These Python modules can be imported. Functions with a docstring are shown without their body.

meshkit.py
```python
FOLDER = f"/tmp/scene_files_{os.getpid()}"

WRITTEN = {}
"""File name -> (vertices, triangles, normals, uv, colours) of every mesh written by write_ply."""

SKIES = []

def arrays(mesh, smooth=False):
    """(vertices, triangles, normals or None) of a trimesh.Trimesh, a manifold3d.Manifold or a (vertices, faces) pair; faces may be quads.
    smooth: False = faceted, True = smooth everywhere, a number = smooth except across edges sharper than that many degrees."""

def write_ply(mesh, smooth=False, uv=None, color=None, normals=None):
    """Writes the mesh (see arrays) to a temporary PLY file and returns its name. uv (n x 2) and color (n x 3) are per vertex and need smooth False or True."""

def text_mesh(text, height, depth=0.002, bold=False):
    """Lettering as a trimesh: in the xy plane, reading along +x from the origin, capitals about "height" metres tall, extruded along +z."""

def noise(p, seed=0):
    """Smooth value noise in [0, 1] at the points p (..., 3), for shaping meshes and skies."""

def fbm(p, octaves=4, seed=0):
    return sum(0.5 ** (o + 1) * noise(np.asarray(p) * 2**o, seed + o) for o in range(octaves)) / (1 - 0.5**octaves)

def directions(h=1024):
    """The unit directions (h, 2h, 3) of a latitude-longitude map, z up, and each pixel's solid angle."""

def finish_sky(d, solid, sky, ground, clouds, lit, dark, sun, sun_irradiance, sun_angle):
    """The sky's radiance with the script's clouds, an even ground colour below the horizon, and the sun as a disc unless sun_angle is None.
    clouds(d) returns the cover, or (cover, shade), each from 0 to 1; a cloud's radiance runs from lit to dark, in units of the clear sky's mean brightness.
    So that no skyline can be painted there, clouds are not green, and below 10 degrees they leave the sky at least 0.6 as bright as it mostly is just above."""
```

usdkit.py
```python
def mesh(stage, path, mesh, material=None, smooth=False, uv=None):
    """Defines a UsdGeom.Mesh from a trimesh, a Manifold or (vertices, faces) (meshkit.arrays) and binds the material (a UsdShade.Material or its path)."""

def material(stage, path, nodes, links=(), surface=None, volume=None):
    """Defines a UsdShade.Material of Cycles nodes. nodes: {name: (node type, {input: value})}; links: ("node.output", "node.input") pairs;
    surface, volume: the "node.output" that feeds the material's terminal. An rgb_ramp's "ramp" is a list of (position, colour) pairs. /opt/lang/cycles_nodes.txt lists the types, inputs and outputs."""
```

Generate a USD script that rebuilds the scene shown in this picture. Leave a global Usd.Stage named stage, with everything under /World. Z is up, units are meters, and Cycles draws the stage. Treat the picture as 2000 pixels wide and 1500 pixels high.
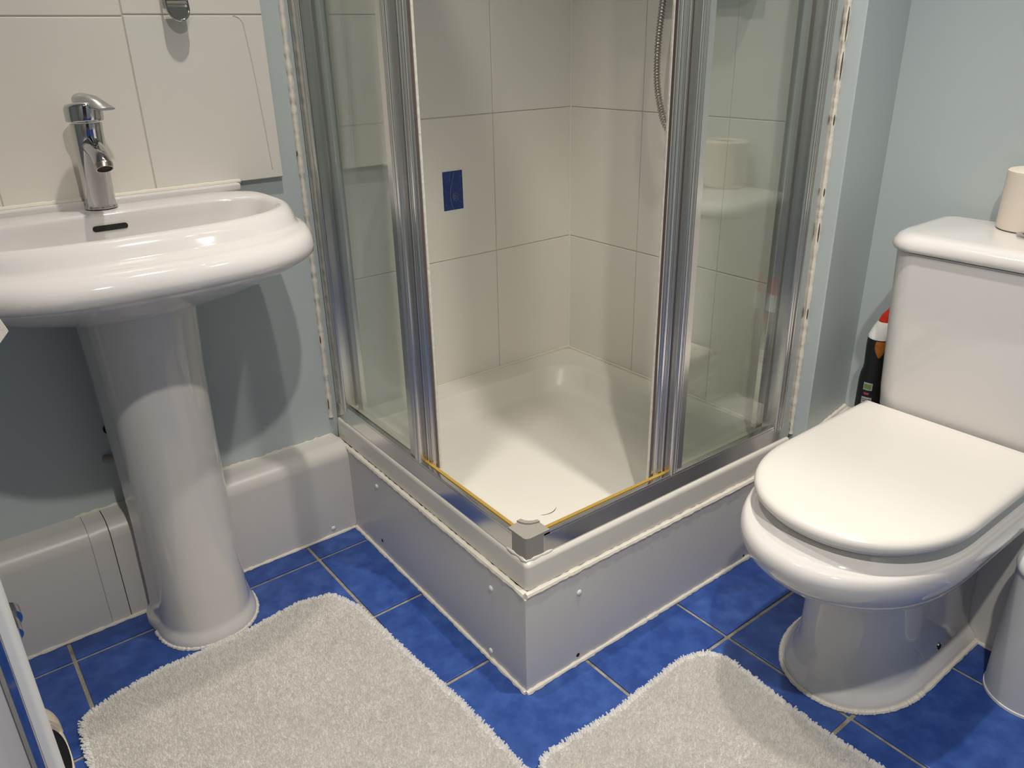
import math, random
import numpy as np, trimesh, manifold3d, shapely
from shapely.geometry import Polygon, box as sbox
import usdkit, meshkit
from pxr import Usd, UsdGeom, UsdLux, UsdShade, Gf, Sdf, Vt

rng = np.random.default_rng(7)
stage = Usd.Stage.CreateInMemory()
UsdGeom.SetStageUpAxis(stage, UsdGeom.Tokens.z); UsdGeom.SetStageMetersPerUnit(stage, 1.0)
UsdGeom.Xform.Define(stage, '/World'); UsdGeom.Scope.Define(stage, '/World/Looks')

# ------------------------------------------------------------------ camera, lights, exposure
CAM_POS = (-0.66989, -0.84767, 1.08544)
CAM_ROT = [[0.7874147557, -0.6161011397, -0.0199345981], [-0.2613307970, -0.3043582369, -0.9160088854], [0.5582868592, 0.7264884371, -0.4006623686]]
F_PX = 1534.7
EXPOSURE = 0.62
cam = UsdGeom.Camera.Define(stage, '/World/camera')
r_, d_, f_ = CAM_ROT
cam.AddTransformOp().Set(Gf.Matrix4d(*[float(v) for row in ((*r_, 0), (*[-a for a in d_], 0), (*[-a for a in f_], 0), (*CAM_POS, 1)) for v in row]))
cam.CreateHorizontalApertureAttr(36.0); cam.CreateVerticalApertureAttr(27.0)
cam.CreateFocalLengthAttr(36.0 * F_PX / 2000.0); cam.CreateClippingRangeAttr(Gf.Vec2f(0.02, 50)); cam.CreateExposureAttr(EXPOSURE)
# two recessed ceiling downlights and an added fill lamp: (x, y, strength)
CEIL = 2.32
LAMP_R = 0.025
LAMPS = [(-0.10, 0.24, 1250.0, 46.0), (0.32, -0.27, 2100.0, 43.0), (-0.42, -0.95, 2500.0, 70.0)]      # x, y, strength, half beam angle; last lamp is added as wide fill
LAMP_COLOR = (1.0, 0.935, 0.85)

for _i, (_x, _y, _s, _a) in enumerate(LAMPS):
    _l = UsdLux.SphereLight.Define(stage, '/World/downlight_beam' + ('_%03d' % _i if _i else ''))
    _l.CreateRadiusAttr(LAMP_R); _l.CreateIntensityAttr(_s); _l.CreateColorAttr(Gf.Vec3f(*LAMP_COLOR)); _l.AddTranslateOp().Set(Gf.Vec3d(_x, _y, CEIL - 0.035))
    _sh = UsdLux.ShapingAPI.Apply(_l.GetPrim()); _sh.CreateShapingConeAngleAttr(_a); _sh.CreateShapingConeSoftnessAttr(1.0)

# ------------------------------------------------------------------ materials
def mat(name, color, rough=0.5, metal=0.0, noise=None, bump=None, **kw):
    """principled; noise=(scale, colour2, lo, hi) mottles the colour, bump=(scale, strength, distance)"""
    n = {'p': ('principled_bsdf', {'base_color': color, 'roughness': rough, 'metallic': metal, **kw})}; l = []
    if noise or bump: n['tc'] = ('texture_coordinate', {})
    if noise:
        s, c2, lo, hi = noise
        n['n'] = ('noise_texture', {'scale': s, 'detail': 5.0, 'roughness': 0.6})
        n['r'] = ('rgb_ramp', {'ramp': [(lo, color), (hi, c2)]})
        l += [('tc.object', 'n.vector'), ('n.fac', 'r.fac'), ('r.color', 'p.base_color')]
    if bump:
        s, st, di = bump
        n['bn'] = ('noise_texture', {'scale': s, 'detail': 3.0}); n['b'] = ('bump', {'strength': st, 'distance': di})
        l += [('tc.object', 'bn.vector'), ('bn.fac', 'b.height'), ('b.normal', 'p.normal')]
    return usdkit.material(stage, '/World/Looks/' + name, n, l, surface='p.BSDF')

M = {}
M['blue_wall'] = mat('blue_wall', (0.51, 0.57, 0.578), 0.38, bump=(9.0, 0.05, 0.01))
M['hall_dim'] = mat('hall_dim', (0.16, 0.15, 0.14), 0.8)  # dark grey for the added hall, darkens chrome reflections
M['plaster'] = mat('plaster', (0.84, 0.84, 0.82), 0.7)
M['tile_white'] = [mat('tile_white_%d' % i, c, 0.30, noise=(3.0, tuple(v * 1.03 for v in c), .3, .7)) for i, c in enumerate([(0.78, 0.755, 0.685), (0.79, 0.76, 0.69), (0.77, 0.75, 0.69)])]
M['grout_white'] = mat('grout_white', (0.58, 0.54, 0.46), 0.9)
M['grout_floor'] = mat('grout_floor', (0.38, 0.345, 0.29), 0.9, noise=(60.0, (0.22, 0.195, 0.16), .35, .7))
M['tile_blue'] = [mat('tile_blue_%d' % i, c, 0.36, noise=(24.0, (c[0] * 2.6, c[1] * 2.0, c[2] * 1.5), .40, .78), bump=(30.0, 0.06, 0.004)) for i, c in enumerate([(0.021, 0.064, 0.275), (0.024, 0.069, 0.29), (0.019, 0.059, 0.26)])]
M['ceramic'] = mat('ceramic', (0.69, 0.668, 0.652), 0.07, coat_weight=0.3, coat_roughness=0.03)
M['lid_plastic'] = mat('lid_plastic', (0.75, 0.72, 0.67), 0.22)
M['tray_white'] = mat('tray_white', (0.74, 0.715, 0.65), 0.24)
M['panel_white'] = mat('panel_white', (0.68, 0.66, 0.645), 0.33)
M['boxing_white'] = mat('boxing_white', (0.68, 0.655, 0.62), 0.36, bump=(40.0, 0.05, 0.004))
M['sealant'] = mat('sealant', (0.77, 0.73, 0.64), 0.5, bump=(80.0, 0.4, 0.004))
M['aluminium'] = mat('aluminium', (0.74, 0.725, 0.70), 0.25, 1.0)
M['rail_metal'] = mat('rail_metal', (0.76, 0.745, 0.72), 0.17, 1.0)
M['chrome'] = mat('chrome', (0.55, 0.545, 0.55), 0.06, 1.0)
M['chrome_soft'] = mat('chrome_soft', (0.48, 0.45, 0.42), 0.28, 1.0)
M['gold_strip'] = mat('gold_strip', (0.42, 0.27, 0.05), 0.45)
M['grey_plastic'] = mat('grey_plastic', (0.33, 0.31, 0.28), 0.42)
M['gasket'] = mat('gasket', (0.12, 0.09, 0.08), 0.5)
M['black'] = mat('black', (0.006, 0.006, 0.008), 0.4)
M['dark_hole'] = mat('dark_hole', (0.012, 0.01, 0.008), 0.8)
M['dark_joint'] = mat('dark_joint', (0.10, 0.085, 0.07), 0.9)
M['red'] = mat('red', (0.62, 0.03, 0.008), 0.35)
M['white_plastic'] = mat('white_plastic', (0.80, 0.80, 0.78), 0.35)
M['orange'] = mat('orange', (0.50, 0.17, 0.012), 0.4, noise=(90.0, (0.30, 0.08, 0.01), .4, .7))
M['label_grey'] = mat('label_grey', (0.42, 0.44, 0.44), 0.5)
M['label_green'] = mat('label_green', (0.13, 0.24, 0.06), 0.5)
M['label_red'] = mat('label_red', (0.35, 0.06, 0.07), 0.5)
M['paper'] = mat('paper', (0.70, 0.625, 0.53), 0.95, bump=(160.0, 0.15, 0.002))
M['card'] = mat('card', (0.30, 0.22, 0.13), 0.9)
M['mat_white'] = usdkit.material(stage, '/World/Looks/mat_white', {'d': ('principled_bsdf', {'base_color': (0.96, 0.945, 0.915), 'roughness': 0.95, 'specular_ior_level': 0.1}), 't': ('translucent_bsdf', {'color': (0.96, 0.945, 0.915)}), 'm': ('mix_closure', {'fac': 0.45})},
    [('d.BSDF', 'm.closure1'), ('t.BSDF', 'm.closure2')], surface='m.closure')
M['bin_grey'] = mat('bin_grey', (0.62, 0.62, 0.61), 0.35)
M['smoke_plate'] = mat('smoke_plate', (0.16, 0.165, 0.16), 0.30, 0.6)
M['door_white'] = mat('door_white', (0.70, 0.67, 0.64), 0.45)
M['cream'] = mat('cream', (0.80, 0.72, 0.56), 0.7)
M['towel'] = mat('towel', (0.84, 0.79, 0.71), 0.95, bump=(400.0, 0.3, 0.002))
M['motif_line'] = mat('motif_line', (0.10, 0.15, 0.30), 0.4)
M['motif_red'] = mat('motif_red', (0.22, 0.10, 0.16), 0.4)
M['insert_blue'] = mat('insert_blue', (0.012, 0.035, 0.17), 0.3, noise=(60.0, (0.02, 0.055, 0.22), .4, .7))
M['glass'] = usdkit.material(stage, '/World/Looks/glass', {
    'lw': ('layer_weight', {'blend': 0.5}), 'pw': ('math', {'math_type': 'power', 'value2': 4.0}), 'ma': ('math', {'math_type': 'multiply_add', 'value2': 0.80, 'value3': 0.055}),
    'g': ('glossy_bsdf', {'color': (1, 1, 1), 'roughness': 0.015}), 't': ('transparent_bsdf', {'color': (0.955, 0.972, 0.957)}), 'm': ('mix_closure', {})},
    [('lw.facing', 'pw.value1'), ('pw.value', 'ma.value1'), ('ma.value', 'm.fac'), ('t.BSDF', 'm.closure1'), ('g.BSDF', 'm.closure2')], surface='m.closure')
M['lamp'] = usdkit.material(stage, '/World/Looks/lamp', {'e': ('emission', {'color': LAMP_COLOR, 'strength': 30.0})}, surface='e.emission')

# ------------------------------------------------------------------ prim helpers
used = {}
def numbered(path):
    k = used.get(path, -1) + 1; used[path] = k
    return path if k == 0 else '%s_%03d' % (path, k)
ORG = {}
def tag(p, label=None, cat=None, group=None, kind=None):
    p = p.GetPrim() if hasattr(p, 'GetPrim') else p
    for k, v in (('label', label), ('category', cat), ('group', group), ('kind', kind)):
        if v: p.SetCustomDataByKey(k, v)
    return p
def thing(name, label=None, cat=None, loc=(0, 0, 0), group=None, kind=None):
    path = numbered('/World/' + name)
    x = UsdGeom.Xform.Define(stage, path); x.AddTranslateOp().Set(Gf.Vec3d(*map(float, loc)))
    ORG[path] = np.array(loc, float)
    tag(x, label, cat, group, kind)
    return path
def part(parent, name, mesh, m, smooth=35, label=None, kind=None):
    """mesh in world coordinates, made local to the thing's base"""
    path = numbered(parent + '/' + name)
    top = '/'.join(path.split('/')[:3])
    me = mesh.to_mesh() if hasattr(mesh, 'to_mesh') else None
    if me is not None: mesh = trimesh.Trimesh(me.vert_properties[:, :3], me.tri_verts, process=False)
    if isinstance(mesh, (tuple, list)): mesh = trimesh.Trimesh(mesh[0], mesh[1], process=False)
    mm = mesh.copy(); mm.apply_translation(-ORG.get(top, np.zeros(3)))
    p = usdkit.mesh(stage, path, mm, M[m] if isinstance(m, str) else m, smooth=smooth)
    tag(p, label, None, None, kind)
    return path
def solo(name, mesh, m, label, cat, smooth=35, kind=None):
    path = numbered('/World/' + name)
    p = usdkit.mesh(stage, path, mesh, M[m] if isinstance(m, str) else m, smooth=smooth)
    tag(p, label, cat, None, kind); return path

# ------------------------------------------------------------------ mesh helpers
def cat(*ms): return trimesh.util.concatenate([m for m in ms])
def bx(x0, x1, y0, y1, z0, z1, r=0.0):
    """box with chamfered edges"""
    lo, hi = np.array([x0, y0, z0], float), np.array([x1, y1, z1], float)
    if r <= 0: return trimesh.creation.box(bounds=[lo, hi])
    pts = []
    for s in np.ndindex(2, 2, 2):
        c = np.where(np.array(s) == 0, lo, hi); d = np.where(np.array(s) == 0, 1, -1)
        for k in range(3):
            q = c + d * r; q[k] = c[k]; pts.append(q)
            q2 = c + d * r * 0.3; q2[k] = c[k] + d[k] * r * 0.3; 
            for j in range(3):
                if j != k:
                    q3 = c + d * r * 0.3; o = 3 - k - j; q3[o] = c[o] + d[o] * r; pts.append(q3)
    return trimesh.convex.convex_hull(np.array(pts))
def loft(rings, cap0=True, cap1=True):
    """rings: (k, n, 3) closed loops"""
    R = np.array(rings, float); k, n = R.shape[:2]
    v = R.reshape(-1, 3); f = []
    i = np.arange(n); j = (i + 1) % n
    for a in range(k - 1):
        f.append(np.stack([a * n + i, a * n + j, (a + 1) * n + j], 1)); f.append(np.stack([a * n + i, (a + 1) * n + j, (a + 1) * n + i], 1))
    if cap0: v = np.vstack([v, R[0].mean(0)]); c = len(v) - 1; f.append(np.stack([np.full(n, c), j, i], 1))
    if cap1: v = np.vstack([v, R[-1].mean(0)]); c = len(v) - 1; f.append(np.stack([np.full(n, c), (k - 1) * n + i, (k - 1) * n + j], 1))
    m = trimesh.Trimesh(v, np.vstack(f), process=False)
    if m.is_watertight and m.volume < 0: m.invert()
    return m
def tube(path, rad, n=16, cap=True):
    P = np.array(path, float); rad = np.broadcast_to(np.asarray(rad, float), (len(P),))
    T = np.gradient(P, axis=0); T /= np.linalg.norm(T, axis=1, keepdims=True)
    up = np.array([0, 0, 1.0]) if abs(T[0, 2]) < 0.9 else np.array([1.0, 0, 0])
    a = np.cross(T[0], up); a /= np.linalg.norm(a); rings = []
    th = np.arange(n) * 2 * math.pi / n
    for p, t, r in zip(P, T, rad):
        a = a - t * (a @ t); a /= np.linalg.norm(a); b = np.cross(t, a)
        rings.append(p + r * (np.cos(th)[:, None] * a + np.sin(th)[:, None] * b))
    return loft(rings, cap, cap)
def lathe(profile, n=48, center=(0, 0, 0), ring_=False):
    if ring_: profile = list(profile) + [profile[0]]
    th = np.arange(n) * 2 * math.pi / n
    return loft([np.stack([r * np.cos(th) + center[0], r * np.sin(th) + center[1], np.full(n, z + center[2])], 1) for r, z in profile], not ring_, not ring_)
def extr(poly, z0, z1):
    m = trimesh.creation.extrude_polygon(Polygon(poly) if not isinstance(poly, Polygon) else poly, z1 - z0, engine='earcut'); m.apply_translation([0, 0, z0]); return m
def rrect(x0, x1, y0, y1, r, n=8):
    pts = []
    for cx, cy, a in ((x1 - r, y1 - r, 0), (x0 + r, y1 - r, 90), (x0 + r, y0 + r, 180), (x1 - r, y0 + r, 270)):
        for k in range(n + 1):
            t = math.radians(a + 90 * k / n); pts.append((cx + r * math.cos(t), cy + r * math.sin(t)))
    return np.array(pts)
def ring(xy, z): return np.column_stack([xy, np.full(len(xy), z) if np.ndim(z) == 0 else z])
def sphere(c, r, s=(1, 1, 1), sub=2):
    m = trimesh.creation.icosphere(sub, r); m.apply_scale(s); m.apply_translation(c); return m
def bead(path, r, jitter=0.0, n=8, seed=0):
    """irregular silicone bead along a path"""
    P = np.array(path, float); seg = []
    for a, b in zip(P[:-1], P[1:]):
        k = max(2, int(np.linalg.norm(b - a) / 0.008)); seg.append(a + (b - a) * np.linspace(0, 1, k, endpoint=False)[:, None])
    Q = np.vstack(seg + [P[-1:]]); g = np.random.default_rng(seed)
    return tube(Q, r * (1 + jitter * (g.random(len(Q)) - 0.5) * 2), n)

# ================================================================== ROOM
YB = 0.7495          # face of the shower tiles on the back wall
XS = 0.7687          # face of the shower tiles on the partition
XT = 1.000           # wall behind the toilet
XL, YF = -1.12, -1.55
fl = thing('floor', 'square glazed blue ceramic floor tiles with grey grout', None, kind='structure')
part(fl, 'mortar_bed', bx(XL, XT + .05, YF, YB + .1, -0.06, -0.0035), 'grout_floor', smooth=False)
gx = [-1.139, -0.883, -0.627, -0.371, -0.115, 0.1419, 0.3997, 0.6558, 0.913, 1.169]
gy = [-1.68, -1.424, -1.168, -0.908, -0.652, -0.3961, -0.1352, 0.1123, 0.3629, 0.6177, 0.872]
G = 0.0036
k = 0
for i in range(len(gx) - 1):
    for j in range(len(gy) - 1):
        x0, x1 = max(gx[i] + G, XL), min(gx[i + 1] - G, XT); y0, y1 = max(gy[j] + G, YF), min(gy[j + 1] - G, YB)
        if x1 - x0 < .01 or y1 - y0 < .01: continue
        k += 1
        part(fl, 'floor_tile', bx(x0, x1, y0, y1, -0.012, rng.uniform(-.0006, 0.0), 0.0014), M['tile_blue'][rng.integers(3)], smooth=20)

YP = 0.7575          # painted plaster, a tile's thickness behind the splashback
wb = thing('wall_back', 'pale blue painted wall carrying cream tiles in shower and behind basin', None, kind='structure')
part(wb, 'plaster', bx(XL, XT + .1, YP, YP + .1, 0, CEIL), 'blue_wall', smooth=False)
part(wb, 'tile_bed', bx(0.045, XS + .02, YB + .0015, YP + .001, 0.2, CEIL), 'grout_white', smooth=False)
rows = [0.262, 0.5916, 0.9259, 1.26, 1.594, 1.928, 2.262]
cols = [0.045, 0.2655, 0.5174, 0.7687]
g2 = 0.0011
for i in range(3):
    for j in range(6):
        part(wb, 'wall_tile', bx(cols[i] + g2, cols[i + 1] - g2, YB, YP, rows[j] + g2, rows[j + 1] - g2, 0.0012), M['tile_white'][rng.integers(3)], smooth=20)
# splashback tiles stand proud of the paint
YSP = 0.7445
part(wb, 'splashback_bed', bx(-1.03, -.0275, YSP + .0015, YP + .001, 0.8385, 2.1), 'grout_white', smooth=False)
scol = [-1.03, -0.7765, -0.527, -0.277, -0.0262]
srow = [0.838, 1.1385, 1.4705, 1.80, 2.1]
for i in range(4):
    dz = [-.004, -.004, -.0015, 0.001][i]
    for j in range(4):
        part(wb, 'splashback_tile', bx(scol[i] + g2, scol[i + 1] - g2, YSP - (0.0003 * (i % 2)), YP, srow[j] + g2 + (dz if j else 0), srow[j + 1] - g2 + (dz if j < 3 else 0), 0.0012), M['tile_white'][rng.integers(3)], smooth=20)
# faint raised line curving down the right splashback tile
pts = [(-0.0835, 1.1375)] + [(-0.0835 + .018 * math.sin(t), 1.1195 + .018 * math.cos(t)) for t in np.linspace(.2, 1.25, 6)] + [(-.0595, 1.06), (-0.0562, 1.012), (-0.0515, 0.93), (-0.048, 0.855)]
part(wb, 'relief_line', tube([(x, YSP + .0002, z) for x, z in pts], 0.0012, 8), 'grout_white')
# blue decorative insert in a shower tile
xi0, xi1, zi0, zi1 = 0.3637, 0.42, 0.7125, 0.804
part(wb, 'insert_tile', bx(xi0, xi1, YB - .0012, YB + .002, zi0, zi1, 0.001), 'insert_blue', smooth=20, label='dark blue decorative insert with faint swirl and ring')
def motif(pts, r): return tube([(x, YB - .0013, z) for x, z in pts], r, 6)
w_, h_ = xi1 - xi0, zi1 - zi0
part(wb, 'insert_motif', cat(
    motif([(xi0 + w_ * u, zi0 + h_ * v) for u, v in ((.56, .99), (.54, .9), (.46, .75), (.36, .55), (.33, .38), (.36, .22), (.42, .1), (.48, .01))], 0.0009),
    motif([(xi0 + w_ * u, zi0 + h_ * v) for u, v in ((.38, .99), (.36, .85), (.34, .75))], 0.0006),
    motif([(xi0 + w_ * .6 + .0085 * math.cos(t), zi0 + h_ * .33 + .0085 * math.sin(t)) for t in np.linspace(0, 6.0, 24)], 0.0007),
    motif([(xi0 + w_ * .6 + .0035 * math.cos(t), zi0 + h_ * .33 + .0035 * math.sin(t)) for t in np.linspace(0, 6.2, 18)], 0.0008),
    *[sphere((xi0 + w_ * u, YB - .0012, zi0 + h_ * v), 0.0014, sub=1) for u, v in ((.1, .84), (.1, .5), (.1, .14), (.88, .18), (.88, .5), (.88, .85))]), 'motif_line')
part(wb, 'motif_ring', motif([(xi0 + w_ * .6 + .006 * math.cos(t), zi0 + h_ * .33 + .006 * math.sin(t)) for t in np.linspace(1.9, 4.6, 14)], 0.0007), 'motif_red')

wr = thing('wall_right', 'partition wall at the shower\'s right, tiled inside and pale blue at its end', None, kind='structure')
part(wr, 'plaster', cat(bx(XS + .009, XT + .1, 0.045, YP, 0, CEIL), extr([(.7765, .05), (.7765, -.019), (.7785, -.0215), (1.0, .016), (1.1, .016), (1.1, .05)], 0, CEIL)), 'blue_wall', smooth=False)
part(wr, 'tile_bed', bx(XS + .0015, XS + .012, 0.05, YB, 0.2, CEIL), 'grout_white', smooth=False)
pcol = [0.045, 0.2485, 0.4987, 0.7495]
for i in range(3):
    for j in range(6):
        part(wr, 'wall_tile', bx(XS, XS + .009, pcol[i] + g2, pcol[i + 1] - g2, rows[j] + g2, rows[j + 1] - g2, 0.0012), M['tile_white'][rng.integers(3)], smooth=20)
part(wr, 'corner_sealant', tube([(XS - .0005, YB - .0005, 0.27), (XS - .0005, YB - .0005, CEIL)], 0.003, 8), 'tile_white' if False else M['tile_white'][0])

solo('wall_toilet', bx(XT, XT + .1, YF, 0.05, 0, CEIL), 'blue_wall', 'pale blue painted wall behind the toilet cistern', None, False, 'structure')
solo('wall_left', bx(XL - .1, XL, YF, YP + .1, 0, CEIL), 'blue_wall', 'pale blue painted left wall', None, False, 'structure')
wf_ = thing('wall_front', 'wall with doorway to an added dark hall behind the camera', None, kind='structure')
part(wf_, 'plaster', cat(bx(XL - .1, -.95, YF - .1, YF, 0, CEIL), bx(-.10, XT + .1, YF - .1, YF, 0, CEIL), bx(-.95, -.10, YF - .1, YF, 2.03, CEIL)), 'blue_wall', smooth=False)
part(wf_, 'door_lining', cat(bx(-.98, -.94, YF - .11, YF + .012, 0, 2.04), bx(-.11, -.07, YF - .11, YF + .012, 0, 2.04), bx(-.98, -.07, YF - .11, YF + .012, 2.02, 2.07)), 'door_white', smooth=False)
part(wf_, 'hall', cat(bx(-1.6, .6, -3.0, -2.95, 0, 2.4), bx(-1.65, -1.6, -3.0, YF - .1, 0, 2.4), bx(.6, .65, -3.0, YF - .1, 0, 2.4), bx(-1.6, .6, -3.0, YF - .1, 2.35, 2.4), bx(-1.6, .6, -3.0, YF - .1, -.05, 0)), 'hall_dim', smooth=False)  # unseen dark box added so the chrome reflects something dark
solo('ceiling', bx(XL - .1, XT + .1, YF - .1, YP + .1, CEIL, CEIL + .08), 'plaster', 'flat white ceiling', None, False, 'structure')

# ---- boxed-in pipes along the back wall (rounded top edge)
YBX = 0.683; ZBX = 0.226
def boxing_profile(x0, x1, y0, z1, rr, y1):
    pts = [(y1, 0), (y0, 0), (y0, z1 - rr)] + [(y0 + rr - rr * math.cos(t), z1 - rr + rr * math.sin(t)) for t in np.linspace(0, math.pi / 2, 9)[1:]] + [(y1, z1)]
    r0 = np.array([(x0, y, z) for y, z in pts]); r1 = np.array([(x1, y, z) for y, z in pts])
    return loft([r0, r1])
t1 = thing('trim_1', 'white boxed-in pipe run along the back wall under the basin', None, kind='structure')
part(t1, 'boxing_board', boxing_profile(-0.5045, 0.016, YBX, ZBX, 0.034, YP), 'boxing_white')
part(t1, 'boxing_board', boxing_profile(-0.5415, -0.5062, YBX + .0005, ZBX - .0005, 0.034, YP), 'boxing_white')
part(t1, 'boxing_board', boxing_profile(XL, -0.5422, YBX - .0005, ZBX, 0.034, YP), 'boxing_white')
part(t1, 'joint_shadow_gap', boxing_profile(-0.55, -0.50, YBX + .003, ZBX - .003, 0.034, YP), 'dark_joint')
part(t1, 'floor_sealant', bead([(XL, YBX - .001, .001), (-.50, YBX - .001, .001), (0.012, YBX - .001, .001)], 0.004, .35, 8, 1), 'sealant')
part(t1, 'wall_sealant', bead([(-.55, YP - .001, ZBX), (0.012, YP - .001, ZBX)], 0.0035, .7, 8, 2), 'sealant')
part(t1, 'screw_cap', sphere((-0.044, YBX, 0.02), 0.0055, (1, .6, 1)), 'white_plastic')
# ---- boxing behind the toilet
t2 = thing('trim_2', 'white pipe boxing along the foot of the toilet wall', None, kind='structure')
part(t2, 'boxing_board', extr([(.758, YF), (1.0, YF), (1.0, .015), (.775, -.022), (.758, -.022)], 0, .2665), 'boxing_white')
part(t2, 'floor_sealant', bead([(0.757, -0.45, .001), (0.757, -1.0, .001)], 0.005, .3, 8, 3), 'sealant')
part(t2, 'top_sealant', bead([(0.776, -0.021, 0.268), (0.998, 0.014, 0.268)], 0.005, .3, 8, 4), 'sealant')

# ================================================================== SHOWER
AL = 0.0234          # the left side of tray, panel and frame is slightly out of square
def skew(m):
    m = m.copy(); m.vertices[:, 0] += AL * m.vertices[:, 1] * np.clip(1 - m.vertices[:, 0] / 0.75, 0, 1); return m
def dz_(x): return -0.0138 * x      # the rim falls slightly to the right

def fall(m):
    m = m.copy(); m.vertices[:, 2] += np.where(m.vertices[:, 2] > .1, dz_(m.vertices[:, 0]), 0); return m
# ---- riser panels under the tray
pl = thing('shower_plinth', 'white riser panels with screw caps under the shower tray', 'panel', (0, 0, 0))
part(pl, 'side_panel', skew(bx(0, .012, 0.002, YB - .004, 0.0, 0.2085, .001)), 'panel_white', label='panel facing the basin')
part(pl, 'front_panel', fall(bx(0.0, 0.757, 0.0, .012, 0.0, 0.2085, .001)), 'panel_white', label='panel facing the toilet')
part(pl, 'top_strip', cat(skew(bead([(.004, YB - .006, .2140), (.004, .004, .2140)], .0062, .2, 8, 5)), fall(bead([(.003, .0035, .2140), (.757, .0035, .2140)], .0066, .15, 8, 6))), 'sealant')
part(pl, 'floor_sealant', cat(skew(bead([(-.001, YBX - .003, .001), (-.001, 0, .001)], .005, .3, 8, 7)), bead([(-.001, -.001, .001), (.757, -.001, .001)], .0055, .3, 8, 8)), 'sealant')
for y, z in ((0.544, .179), (0.103, .171), (0.111, .02)):
    part(pl, 'screw_cap', skew(sphere((0.0, y, z), 0.0058, (.6, 1, 1))), 'white_plastic')
part(pl, 'screw_cap', sphere((0.125, 0.0, .163), 0.0058, (1, .6, 1)), 'white_plastic')
part(pl, 'screw_hole', skew(sphere((0.0, .544, .034), 0.0042, (.25, 1, 1))), 'dark_hole', label='dark open screw hole')
part(pl, 'screw_hole', sphere((0.125, 0.0, .017), 0.0042, (1, .25, 1)), 'dark_hole', label='dark open screw hole')
part(pl, 'screw_hole', sphere((0.629, 0.0, .011), 0.003, (1, .25, 1)), 'dark_hole')

# ---- tray
ty = thing('shower_tray', 'square white shower tray with raised rim and patterned floor', 'shower tray', (0, 0, 0.2))
X0, X1, Y0, Y1 = 0.008, XS, 0.005, YB
nn = 10
def tring(inset, z, r):
    ix = inset if np.ndim(inset) else (inset,) * 4
    p = rrect(X0 + ix[0], X1 - ix[1], Y0 + ix[2], Y1 - ix[3], r, nn); return ring(p, z + dz_(p[:, 0]))
zr = 0.2745
rgs = [tring(.004, 0.2185, .006), tring(0, .2205, .008), tring(0, zr - .010, .010), tring(.0012, zr - .005, .010), tring(.004, zr - .0012, .010), tring(.009, zr, .010),
       tring((.055, .012, .055, .012), zr, .02), tring((.062, .074, .062, .074), zr - .001, .075), tring((.066, .079, .066, .079), zr - .005, .078), tring((.07, .084, .07, .084), zr - .013, .08),
       tring((.088, .106, .088, .106), .232, .085), tring((.094, .113, .094, .113), .2235, .083), tring((.105, .124, .105, .124), .2195, .078), tring((.13, .15, .13, .15), .2175, .06)]
body = loft(rgs[:1] + rgs[1:], True, True)
part(ty, 'tray_body', skew(body), 'tray_white', smooth=50)
part(ty, 'wall_upstand', cat(bx(0.06, XS, YB - .006, YB, .262, .2705, .002), bx(XS - .006, XS, 0.06, YB, .258, .2685, .002)), 'sealant')
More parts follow.
